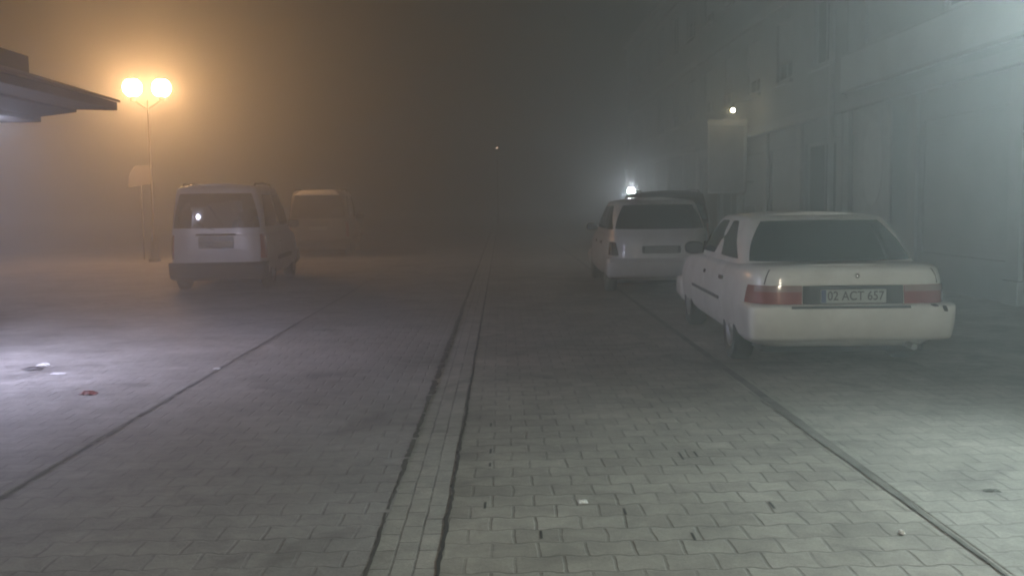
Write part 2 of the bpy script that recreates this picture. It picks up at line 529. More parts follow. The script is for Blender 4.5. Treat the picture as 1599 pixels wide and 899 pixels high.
# ------------------------------------------------------------------ THE SEDAN
def make_sedan(loc, rz):
    global PATCH_C
    PATCH_C[:] = [2.1, 0.6]
    t = thing('sedan_car', 'white sedan with red tail lights and a readable number plate', 'car', loc, rz)
    zt = curve([(-1, .890), (.10, .892), (.55, .888), (.75, .875), (3.0, .86), (3.4, .84), (3.95, .74), (4.3, .66)])
    low = Shell([(0, .74, .20, 4.10), (.08, .79, .10, 4.20), (.2, .818, .05, 4.25), (.42, .832, .03, 4.27), (.52, .834, .03, 4.26),
                 (.72, .832, .042, 4.22), (.86, .822, .055, 4.15), (.93, .806, .068, 4.08), (.97, .786, .085, 4.02), (.99, .762, .11, 3.97), (1.0, .735, .14, 3.92)], .22, zt, 8.5, .012)
    low.build('body', [M['white'], M['under']], t, arches=((0.97, .30, .335, .845), (3.43, .30, .335, .845)))
    up = Shell([(0, .770, .52, 3.16), (.12, .762, .60, 3.06), (.5, .708, .80, 2.78), (.86, .640, 1.0, 2.48), (.94, .618, 1.06, 2.40), (.985, .585, 1.13, 2.32), (1.0, .54, 1.21, 2.24)], .83, 1.285, 10.0, .03)
    up.build('cabin', [M['white']], t)
    # rear glass
    uc = up.u_of_x
    patch(up.ring, ((-.685, .14), (.685, .14), (.605, .90), (-.605, .90)), 'rear_window', M['glass'], t, .003, .02, .16, 22, 12)
    for s in (-1, 1):
        u = lambda y: s*up.u_of_y(y)
        def q(yb0, yb1, yt0, yt1, tb=.17, tt=.89):
            return ((u(yb0), tb), (u(yb1), tb), (u(yt1), tt), (u(yt0), tt))
        d = patch(up.ring, q(1.00, 1.83, 1.32, 1.80), 'rear_door_window', M['glass'], t, .004, .02, .08)
        d = patch(up.ring, q(1.89, 2.80, 1.86, 2.36), 'front_door_window', M['glass'], t, .004, .02, .08)
        ul = lambda y: s*low.u_of_y(y)
        for nm, y0, y1, yb0, hy in (('rear_door', 1.02, 1.86, 1.34, 1.14), ('front_door', 1.87, 2.95, 1.87, 2.02)):
            dr = patch(low.ring, ((ul(yb0), .16), (ul(y1), .16), (ul(y1), .935), (ul(y0), .935)), nm, M['white'], t, .004, .01, .02, 16, 14)
            patch(low.ring, ((ul(hy), .745), (ul(hy+.17), .745), (ul(hy+.17), .80), (ul(hy), .80)), 'door_handle', M['black'], dr, .022, .02, .3, 6, 4)
        patch(low.ring, ((ul(1.34), .44), (ul(2.94), .44), (ul(2.94), .485), (ul(1.34), .485)), 'side_moulding', M['black'], t, .013, .02, .05, 30, 3)
        mirror(t, s*.77, 2.62, .93, M['black'])
    patch(up.ring, ((-.60, .20), (.60, .20), (.54, .88), (-.54, .88)), 'windscreen', M['glass'], t, .004, .02, .12) if False else None
    L_ = up.tab[-1][0]
    patch(up.ring, ((L_-.62, .2), (L_-.0005, .2), (L_-.0005, .9), (L_-.52, .9)), 'windscreen', M['glass'], t, .004, .02, .05)
    # rear end: boot lid face, lamp band, bumper
    rl = low.u_of_x
    LB, LT = .545, .765           # lamp band in t
    patch(low.ring, ((-.70, LT+.012), (.70, LT+.012), (.675, .945), (-.675, .945)), 'boot_lid', M['white'], t, .006, .01, .05, 24, 10)
    for s in (-1, 1):
        patch(low.ring, ((s*.703, LT+.012), (s*.712, LT+.012), (s*.688, .955), (s*.679, .955)), 'boot_seam', M['under'], t, .0015, .004, 0, 2, 10)
    band = patch(low.ring, ((-.40, LB), (.40, LB), (.40, LT), (-.40, LT)), 'rear_panel', M['panel'], t, .006, .012, 0, 18, 6)
    for s in (-1, 1):
        lm = patch(low.ring, ((s*.405, LB), (s*.965, LB), (s*.90, LT), (s*.405, LT)), 'tail_light', M['red'], t, .009, .012, .03, 20, 6)
        patch(low.ring, ((s*.41, LT-.075), (s*.80, LT-.075), (s*.79, LT-.008), (s*.41, LT-.008)), 'reversing_lens', M['pink'], lm, .012, .004, .02, 14, 3)
    # plate
    py = low.ring(0, .65).y
    pl = MB(); pl.box(-.26, .26, py-.022, py-.009, .595, .705)
    plate = pl.build('number_plate', M['plate'], t, False, .003)
    pb = MB(); pb.box(-.255, -.218, py-.0245, py-.0215, .599, .701)
    pb.build('blue_band', M['plateblue'], plate)
    text_obj('plate_text', '02 ACT 657', .102, (.018, py-.0225, .650), (R(90), 0, 0), M['ink'], plate, sx=.86)
    # bumper
    bz = Shell([(0, .775, .05, .63), (.05, .805, .012, .64), (.14, .813, -.010, .645), (.5, .8265, -.028, .645), (.84, .830, -.034, .645), (.93, .829, -.030, .645), (.98, .821, -.013, .64), (1.0, .803, .02, .63)], .285, .585, 9.5, 0.0)
    b = bz.build('rear_bumper', [M['white']], t)
    patch(bz.ring, ((-.50, .90), (.44, .90), (.44, .96), (-.50, .96)), 'bumper_groove', M['panel'], b, .0025, .006, 0, 20, 2)
    patch(bz.ring, ((.70, .80), (.735, .80), (.72, .95), (.685, .95)), 'bumper_hole', M['under'], b, .003, .004, .5, 6, 6)
    patch(bz.ring, ((.62, .93), (.66, .93), (.655, .985), (.60, .985)), 'bumper_chip', M['under'], b, .003, .004, .5, 6, 6)
    # front bumper, lamps
    fz = Shell([(0, .79, 3.80, 4.22), (.3, .842, 3.75, 4.31), (.85, .846, 3.75, 4.31), (1, .82, 3.8, 4.27)], .24, .52, 6, 0)
    fz.build('front_bumper', [M['white']], t)
    Lf = low.tab[-1][0]
    for s in (-1, 1):
        patch(low.ring, ((s*(Lf-.78), .62), (s*(Lf-.40), .62), (s*(Lf-.40), .84), (s*(Lf-.82), .84)), 'headlight', M['chrome'], t, .006, .01, .05, 10, 5)
    # boot details
    lk = MB(); yl = low.ring(0, .86).y
    lk.lathe([(.001, yl-.034), (.008, yl-.0325), (.015, yl-.028), (.020, yl-.020), (.022, yl+.01)], 'y', (.035, 0, .81), 20)
    lk.build('boot_lock', M['chrome'], t, True)
    hb = MB(); hb.box(-.34, .34, py-.02, py-.005, .728, .735)
    hb.build('lamp_band_lip', M['black'], t, False, .002)
    ex = MB(); ex.tube((.48, -.01, .24), (.48, .6, .25), .025, .025, 14)
    ex.build('exhaust_pipe', M['rim'], t, True)
    un = MB(); un.box(-.66, .66, .3, 4.0, .16, .26); un.build('underbody', M['under'], t)
    for x in (-.72, .72):
        wheel(t, x, .97, .295, .185); wheel(t, x, 3.43, .295, .185)
    return t

# ------------------------------------------------------------------ TALL VANS
def make_van(loc, rz, label, paintm, H=1.80, W=.84, L=4.15, name='parked_van', cat='van', bumper=None, pale_roof=None, lights=None):
    PATCH_C[:] = [1.8, 0.8]
    t = thing(name, label, cat, loc, rz)
    ymax = L
    zt = curve([(-1, 1.02), (2.7, 1.02), (3.0, 1.0), (3.5, .93), (L-.15, .80), (L, .70)])
    low = Shell([(0, W-.10, .16, L-.1), (.1, W-.03, .06, L-.03), (.25, W, .03, L), (.6, W, .03, L-.02), (.85, W-.012, .045, L-.08), (.95, W-.025, .05, L-.16), (1, W-.06, .07, L-.3)], .22, zt, 8.5, .01)
    low.build('body', [paintm, M['under']], t, arches=((.80, .31, .345, W), (L-.82, .31, .345, W)))
    up = Shell([(0, W-.022, .045, 3.22), (.15, W-.035, .058, 3.1), (.5, W-.075, .093, 2.82), (.85, W-.125, .128, 2.50), (.93, W-.145, .155, 2.42), (.98, W-.18, .21, 2.34), (1, W-.24, .30, 2.25)], .97, H, 9.0, .035)
    up.build('cabin', [paintm], t)
    wu = W-.12
    # tailgate spans both shells
    tg = patch(low.ring, ((-wu, .30), (wu, .30), (wu, .985), (-wu, .985)), 'tailgate', paintm, t, .006, .01, .0, 20, 12)
    patch(up.ring, ((-(W-.13), .13), (W-.13, .13), (W-.19, .84), (-(W-.19), .84)), 'rear_window', M['glass'], t, .006, .02, .08, 18, 12)
    yb = low.ring(0, .72).y
    # plate recess
    rc = patch(low.ring, ((-.30, .64), (.30, .64), (.30, .90), (-.30, .90)), 'plate_recess', M['panel'], t, .009, .01, .1, 10, 6)
    pl = MB(); pl.box(-.26, .26, yb-.022, yb-.012, .75, .86); p_ = pl.build('number_plate', mat('dull_plate', (.20, .20, .19), .5), t, False, .003)
    hb = MB(); hb.box(-.33, .33, yb-.035, yb-.008, .955, .985); hb.build('tailgate_handle', M['black'], t, False, .008)
    for s in (-1, 1):
        patch(low.ring, ((s*(W-.10), .42), (s*(W+.07), .42), (s*(W+.06), .99), (s*(W-.085), .99)), 'tail_light', lights or M['red'], t, .010, .012, .08, 8, 14)
        u = lambda y: s*up.u_of_y(y)
        patch(up.ring, ((u(.30), .15), (u(1.38), .15), (u(1.38), .82), (u(.42), .82)), 'quarter_window', M['glass'], t, .005, .02, .06)
        patch(up.ring, ((u(1.46), .15), (u(2.86), .15), (u(2.36), .82), (u(1.46), .82)), 'front_door_window', M['glass'], t, .005, .02, .05)
        ul = lambda y: s*low.u_of_y(y)
        fd = patch(low.ring, ((ul(1.50), .12), (ul(2.72), .12), (ul(2.78), .97), (ul(1.44), .97)), 'front_door', paintm, t, .005, .01, .02, 14, 12)
        patch(low.ring, ((ul(1.56), .70), (ul(1.74), .70), (ul(1.74), .75), (ul(1.56), .75)), 'door_handle', M['black'], fd, .025, .02, .3, 6, 4)
        patch(low.ring, ((ul(1.16), .32), (ul(2.85), .32), (ul(2.85), .42), (ul(1.16), .42)), 'side_moulding', M['black'], t, .014, .02, .05, 24, 3)
        mirror(t, s*(W-.02), 2.72, 1.10, M['black'], .115)
        rr = MB()
        zr = H+.02
        rr.path([(s*(W-.235), .38, H-.02), (s*(W-.235), .50, zr+.012), (s*(W-.235), 1.3, zr+.032), (s*(W-.235), 2.0, zr+.012), (s*(W-.235), 2.1, H-.02)], .017, 10)
        rr.build('roof_rail', M['black'], t, True)
    Lw = up.tab[-1][0]
    patch(up.ring, ((Lw-.70, .2), (Lw-.0005, .2), (Lw-.0005, .88), (Lw-.6, .88)), 'windscreen', M['glass'], t, .005, .02, .05)
    bz = Shell([(0, W-.08, .09, .44), (.12, W-.04, .02, .46), (.35, W-.035, -.02, .465), (.8, W-.03, -.03, .465), (1, W-.02, .01, .455)], .20, .50, 9, 0)
    bz.build('rear_bumper', [bumper or M['black']], t)
    fz = Shell([(0, W-.06, L-.44, L-.02), (.3, W+.008, L-.46, L+.06), (.8, W+.01, L-.46, L+.06), (1, W-.02, L-.44, L+.02)], .24, .56, 7, 0)
    fz.build('front_bumper', [M['black']], t)
    Lf = low.tab[-1][0]
    for s in (-1, 1):
        patch(low.ring, ((s*(Lf-.80), .62), (s*(Lf-.46), .62), (s*(Lf-.46), .86), (s*(Lf-.82), .86)), 'headlight', M['chrome'], t, .006, .01, .05, 10, 5)
    un = MB(); un.box(-.64, .64, .3, L-.3, .17, .27); un.build('underbody', M['under'], t)
    wp = MB(); wp.path([(-.02, up.ring(0, .10).y-.02, 1.05), (-.30, up.ring(0, .2).y-.02, 1.12)], .008, 8); wp.build('rear_wiper', M['black'], t)
    for x in (-(W-.115), W-.115):
        wheel(t, x, .80, .305, .19); wheel(t, x, L-.82, .305, .19)
    return t, up, low

# ------------------------------------------------------------------ HATCHBACK / ESTATE
def make_hatch(loc, rz, label):
    PATCH_C[:] = [1.8, 0.7]
    t = thing('hatchback_car', label, 'car', loc, rz)
    W = .835; L = 4.1
    zt = curve([(-1, .965), (.6, .955), (2.9, .93), (3.2, .88), (3.9, .75), (4.1, .66)])
    low = Shell([(0, W-.10, .17, L-.1), (.1, W-.03, .07, L-.03), (.25, W, .04, L), (.5, W, .04, L-.02), (.8, W-.01, .07, L-.1), (.93, W-.03, .10, L-.2), (1, W-.07, .14, L-.35)], .21, zt, 5.6, .01)
    low.build('body', [M['whiteb'], M['under']], t, arches=((.80, .30, .33, W), (3.32, .30, .33, W)))
    up = Shell([(0, W-.04, .10, 3.10), (.15, W-.06, .14, 2.98), (.5, W-.11, .28, 2.70), (.85, W-.175, .42, 2.38), (.93, W-.195, .47, 2.30), (.98, W-.23, .53, 2.22), (1, W-.28, .62, 2.12)], .92, 1.45, 6.4, .05)
    up.build('cabin', [M['whiteb']], t)
    patch(low.ring, ((-.68, .47), (.68, .47), (.68, .97), (-.68, .97)), 'tailgate', M['whiteb'], t, .006, .01, .02, 20, 12)
    patch(up.ring, ((-.70, .16), (.70, .16), (.62, .86), (-.62, .86)), 'rear_window', M['glass'], t, .005, .02, .12, 18, 12)
    patch(low.ring, ((-.30, .57), (.30, .57), (.30, .72), (-.30, .72)), 'plate_recess', M['panel'], t, .009, .01, .1, 10, 6)
    yb = low.ring(0, .64).y
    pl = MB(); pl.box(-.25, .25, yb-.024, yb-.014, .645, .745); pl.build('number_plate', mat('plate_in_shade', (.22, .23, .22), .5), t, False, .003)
    for s in (-1, 1):
        patch(low.ring, ((s*.66, .52), (s*.97, .52), (s*.93, .80), (s*.74, .80)), 'tail_light', mat('dark_lamp_lens', (.06, .03, .025), .25), t, .010, .012, .12, 12, 8)
        u = lambda y: s*up.u_of_y(y)
        patch(up.ring, ((u(.42), .15), (u(.98), .15), (u(.98), .84), (u(.70), .84)), 'quarter_window', M['glass'], t, .005, .02, .08)
        patch(up.ring, ((u(1.03), .15), (u(1.80), .15), (u(1.80), .84), (u(1.03), .84)), 'rear_door_window', M['glass'], t, .005, .02, .04)
        patch(up.ring, ((u(1.86), .15), (u(2.76), .15), (u(2.26), .84), (u(1.86), .84)), 'front_door_window', M['glass'], t, .005, .02, .05)
        ul = lambda y: s*low.u_of_y(y)
        for nm, y0, y1, yb0, hy in (('rear_door', 1.0, 1.82, 1.17, 1.1), ('front_door', 1.83, 2.85, 1.83, 1.95)):
            dr = patch(low.ring, ((ul(yb0), .15), (ul(y1), .15), (ul(y1), .94), (ul(y0), .94)), nm, M['whiteb'], t, .004, .01, .02, 14, 12)
            patch(low.ring, ((ul(hy), .74), (ul(hy+.17), .74), (ul(hy+.17), .80), (ul(hy), .80)), 'door_handle', M['black'], dr, .022, .02, .3, 6, 4)
        mirror(t, s*.78, 2.55, 1.0, M['black'])
    Lw = up.tab[-1][0]
    patch(up.ring, ((Lw-.68, .2), (Lw-.0005, .2), (Lw-.0005, .88), (Lw-.56, .88)), 'windscreen', M['glass'], t, .005, .02, .05)
    bz = Shell([(0, W-.05, .06, .48), (.12, W-.01, -.0, .5), (.3, W+.008, -.035, .505), (.8, W+.012, -.04, .505), (1, W-.01, .01, .49)], .25, .56, 6.5, 0)
    bz.build('rear_bumper', [M['whiteb']], t)
    fz = Shell([(0, W-.06, 3.68, L-.02), (.3, W+.008, 3.66, L+.05), (.8, W+.01, 3.66, L+.05), (1, W-.02, 3.68, L+.0)], .24, .54, 7, 0)
    fz.build('front_bumper', [M['whiteb']], t)
    un = MB(); un.box(-.64, .64, .3, L-.3, .16, .26); un.build('underbody', M['under'], t)
    for x in (-.72, .72):
        wheel(t, x, .80, .295, .185); wheel(t, x, 3.32, .295, .185)
    return t

# ------------------------------------------------------------------ GROUND
G0 = 0.0
def sheet(name, x0, x1, y0, y1, z, m, nx=1, ny=1, wob=0.0, seed=0):
    rnd = random.Random(seed)
    vs = []; fs = []
    for j in range(ny+1):
        for i in range(nx+1):
            vs.append((x0+(x1-x0)*i/nx, y0+(y1-y0)*j/ny, z + (rnd.uniform(-wob, wob) if 0 < i < nx and 0 < j < ny else 0)))
    for j in range(ny):
        for i in range(nx):
            a = j*(nx+1)+i
            fs.append((a, a+1, a+nx+2, a+nx+1))
    o = mesh_obj(name, vs, fs, m, None, False)
    o['kind'] = 'structure'
    return o

m_road = paver_mat('road_pavers', (.25, .232, .20), (.32, .30, .26), (.05, .047, .04), .20, .165, .010, offs=(.267, 0), warp=.013, jkeep=.37, ishape=.008)
m_roadl = paver_mat('road_pavers_worn', (.255, .245, .235), (.285, .275, .262), (.09, .085, .08), .20, .165, .010, offs=(.06, .07), warp=.014, jkeep=.28, stain=.3, ishape=.008)
m_drain = paver_mat('drain_setts', (.29, .28, .25), (.34, .325, .29), (.06, .055, .05), .20, .0923, .007, rot=R(90), offs=(0, 0), warp=.006, squash=.5, jkeep=.9, stain=.2)
m_bay = paver_mat('bay_pavers', (.29, .275, .24), (.345, .33, .29), (.08, .078, .07), .20, .165, .011, offs=(.03, .05), warp=.012, jkeep=.4, stain=.4, ishape=.008)
m_left = paver_mat('left_pavement_pavers', (.26, .25, .245), (.31, .30, .295), (.10, .095, .09), .20, .165, .010, offs=(.1, .1), warp=.012, jkeep=.34, stain=.35, ishape=.008)
m_gutter = mat('gutter_concrete', (.15, .148, .13), .8, var=.3, scale=3, bump=.4, bscale=40)
m_dirt = mat('joint_dirt', (.018, .017, .015), .95, var=.4, scale=9, bump=.5)
m_ground = mat('far_ground', (.16, .15, .13), .9, var=.2, scale=.4, bump=.3)

XL, XR = -2.54, 1.92
DL, DR = -.544, -.267
KH = 0.004
sheet('ground', -75, 75, -45, 150, -.06, m_ground)
sheet('road', DR, XR, -12, 120, 0, m_road)
sheet('road_left_lane', XL, DL, -12, 120, 0, m_roadl)
sheet('drain_strip', DL, DR, -12, 120, -.004, m_drain)
def slab(name, x0, x1, y0, y1, z, m):
    mb = MB(); mb.box(x0, x1, y0, y1, -.058, z)
    o = mb.build(name, m, None, False, .008); o['kind'] = 'structure'; return o
slab('pavement_right', XR, 8.0, -12, 120, KH, m_bay)
slab('pavement_left', -14.0, XL, -12, 120, .006, m_left)

def ragged(name, x, w, y0, y1, z, m, seed, step=.045, gaps=0.0, wf=None, rough=1.0):
    """a strip with irregular edges: soil and grit packed in an open joint"""
    rnd = random.Random(seed)
    vs = []; fs = []
    y = y0; k = 0; drift = 0; prev_gap = True
    while y < y1:
        st = step*(1 if y < 20 else 4)
        ww = w*(wf(y) if wf else 1)
        drift = .7*drift + rnd.uniform(-.004, .004)*rough
        hw1 = ww*(.5+rnd.uniform(-.25, .25)*rough); hw2 = ww*(.5+rnd.uniform(-.25, .25)*rough)
        vs += [(x+drift-hw1, y, z), (x+drift+hw2, y, z)]
        if k > 0 and not (rnd.random() < gaps):
            b = 2*k
            fs.append((b-2, b-1, b+1, b))
        y += st; k += 1
    o = mesh_obj(name, vs, fs, m, None, False); o['kind'] = 'structure'
    return o
ragged('drain_slot', DR, .017, 2, 60, .004, m_dirt, 3)
ragged('drain_groove', DL-.012, .05, 2, 70, .0045, mat('groove_dirt', (.05, .047, .042), .95, var=.5, scale=6), 5, gaps=.05, wf=lambda y: .3 if y < 5 else (.55 if y < 7 else (1.0 if y < 14 else .8)))
ragged('pavement_joint', XL+.014, .030, 2, 60, .005, mat('joint_grit', (.12, .115, .11), .95, var=.5, scale=6), 8, step=.07, gaps=.22, wf=lambda y: .7 if y < 6 else 1.0)
ragged('kerb_joint', XR-.030, .07, 2, 40, .0075, mat('kerb_grit', (.135, .13, .115), .95, var=.4, scale=5), 9, step=.10, wf=lambda y: .22 if y < 3.6 else min(1.0, .22+.78*(y-3.6)/2.2), rough=.25)
# open joints between the setts right of the drain (short dark slots)
def slots():
    vs = []; fs = []
    rnd = random.Random(21)
    for (px, py_, ln) in [(-.10, 4.42, .10), (-.085, 5.15, .07), (-.085, 5.42, .11), (.99, 5.22, .16), (1.08, 5.28, .11), (.15, 4.0, .1), (.55, 4.3, .09), (-.09, 6.1, .09), (1.25, 4.35, .1), (.8, 3.95, .09)]:
        w = .012
        b = len(vs)
        vs += [(px-w/2, py_, .003), (px+w/2, py_, .003), (px+w*.6, py_+ln, .003), (px-w*.4, py_+ln, .003)]
        fs.append((b, b+1, b+2, b+3))
    o = mesh_obj('open_joints', vs, fs, m_dirt, None, False); o['kind'] = 'structure'
slots()

# ------------------------------------------------------------------ LITTER
def litter(name, label, cat, x, y, sx, sy, col, z=0.0, h=.02, seed=0, rz=0, group=None):
    rnd = random.Random(seed)
    n = 7; vs = []; fs = []
    for lay in (0, 1):
        for j in range(n):
            for i in range(n):
                a, b = i/(n-1)-.5, j/(n-1)-.5
                r2 = random.Random(seed*97+j*n+i)
                e = .86 + .28*r2.random()
                lift = h*(.25+.75*r2.random())*(1-(2*max(abs(a), abs(b)))**3*.6)
                vs.append((a*sx*e, b*sy*e, max(.002, lift) - (0.0015 if lay else 0)))
    for j in range(n-1):
        for i in range(n-1):
            q = (j*n+i, j*n+i+1, (j+1)*n+i+1, (j+1)*n+i)
            fs.append(q); fs.append(tuple(n*n+k for k in reversed(q)))
    o = mesh_obj(name, vs, fs, mat(name+'_surface', col, .6, var=.2, scale=30), None, False)
    o.location = (x, y, z); o.rotation_euler = (0, 0, rz)
    tag(o, label, cat, group)
    return o
def gp(px, py, h=0.0):
    """ground point seen at photo pixel (used once, to read positions off the photo)"""
    Y = (1.43-h)*1500/(py-318 + (px-785)*ROLL)
    return (px-785)/1500*Y, Y
ROLL = math.tan(R(.8))

def put(name, label, cat, px, py, sx, sy, col, z, **k):
    x, y = gp(px, py, z)
    return litter(name, label, cat, x, y, sx, sy, col, z, **k)
put('litter_scrap', 'dark crushed wrapper lying on the lit pale pavement beside two white scraps', 'litter', 46, 577, .16, .12, (.05, .045, .05), .006, seed=1, h=.035)
put('paper_scrap', 'small crumpled white paper just behind the dark crushed wrapper on the pale pavement', 'litter', 62, 571, .10, .07, (.75, .75, .75), .006, seed=2, h=.03)
put('paper_scrap', 'flat white paper strip in front of the dark wrapper on the pale pavement', 'litter', 84, 584, .13, .08, (.60, .60, .62), .006, seed=3, h=.012)
put('wrapper', 'red crumpled wrapper on the pale pavement near the dark joint', 'litter', 131, 617, .12, .07, (.24, .05, .05), .006, seed=4, h=.04)
put('paper_scrap', 'tiny white scrap lying on the dark joint between pavement and road', 'litter', 333, 577, .06, .04, (.7, .7, .7), .003, seed=5, h=.015)
put('paper_scrap', 'small folded white paper alone on the paving blocks right of the drain', 'litter', 908, 793, .045, .05, (.8, .8, .78), .003, seed=6, h=.012)
put('bottle_cap', 'bright white bottle cap on the paving blocks near the gutter', 'litter', 1421, 846, .022, .045, (.9, .9, .88), .003, seed=7, h=.02)
put('dry_leaf', 'dark dry leaf on the brightly lit pavement beside the gutter', 'litter', 1565, 777, .075, .05, (.05, .05, .035), KH, seed=8, h=.012)

# ------------------------------------------------------------------ VEHICLES
make_sedan((2.81, 7.62, KH), R(-2.5))
make_hatch((2.45, 14.7, KH), R(-1.0), 'dusty white hatchback with dark tail lights, parked ahead of the white sedan')
make_van((-4.84, 16.3, .006), R(4.2), 'silver high-roofed van with a wide dark rear window, black bumper and roof rails', M['silver'])
make_van((3.52, 19.7, KH), R(0), 'dark people carrier mostly hidden behind the white hatchback, only its roof edge showing', M['darkpaint'], H=1.62, name='people_carrier', cat='car')
def minibus():
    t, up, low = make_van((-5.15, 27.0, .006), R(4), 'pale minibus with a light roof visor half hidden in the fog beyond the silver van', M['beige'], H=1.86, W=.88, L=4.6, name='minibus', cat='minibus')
    patch(up.ring, ((-.66, .855), (.66, .855), (.52, .975), (-.52, .975)), 'roof_visor', mat('visor_white', (.8, .78, .75), .5), t, .05, .07, .15, 18, 6)
    return t
minibus()

# ------------------------------------------------------------------ LEFT KIOSK WITH EAVE
m_plaster = mat('pale_plaster', (.55, .54, .55), .85, var=.12, scale=2, bump=.3)
m_eave = mat('dark_eave_boards', (.022, .02, .019), .75, var=.25, scale=5, bump=.3)
m_tile = mat('old_roof_tiles', (.12, .075, .055), .8, var=.35, scale=7, bump=.6, bscale=18)
def kiosk():
    t = thing('kiosk', 'low pale plastered shop with a dark stepped eave reaching over the pavement', 'shop', (-6.15, 0, .006))
    w = MB(); w.box(-4.5, 0, 3.0, 11.7, 0, 2.62)
    w.build('wall', m_plaster, t, False, .01)
    ox = 6.15
    e = MB()
    e.prism([(-.1, 2.50), (.51, 2.50), (.51, 2.565), (.95, 2.615), (.95, 2.645), (1.45, 2.63), (1.45, 2.65), (1.45, 2.725), (.42, 3.05), (-.1, 3.06)], 2.6, 12.0)
    e.build('eave', m_eave, t, False, .006)
    r = MB()
    r.prism([(1.47, 2.729), (1.47, 2.757), (.42, 3.09), (.42, 3.055)], 2.55, 12.05)
    r.build('roof', m_tile, t, False, .004)
    p = MB(); p.prism([(-4.6, 2.63), (-.12, 2.63), (-.12, 3.04), (.40, 3.07), (.40, 3.30), (-4.6, 3.36)], 2.6, 12.0)
    p.build('parapet', m_eave, t, False, .01)
    d = MB(); d.box(.002, .05, 6.2, 7.2, 0, 2.1); dd = d.build('door', mat('shop_door', (.12, .1, .1), .5), t, False, .01)
    h = MB(); h.box(.05, .09, 6.3, 6.34, .95, 1.15); h.build('handle', M['chrome'], dd)
    f = MB()
    for a, b, c, g in ((7.6, 10.6, .75, .83), (7.6, 10.6, 2.15, 2.23)):
        f.box(.002, .07, a, b, c, g)
    for a in (7.6, 9.06, 10.52):
        f.box(.002, .068, a, a+.08, .831, 2.149)
    wf = f.build('window_frame', mat('painted_frame', (.5, .5, .5), .5), t)
    g = MB(); g.box(.003, .03, 7.68, 10.52, .831, 2.149); g.build('pane', M['glass'], wf)
kiosk()

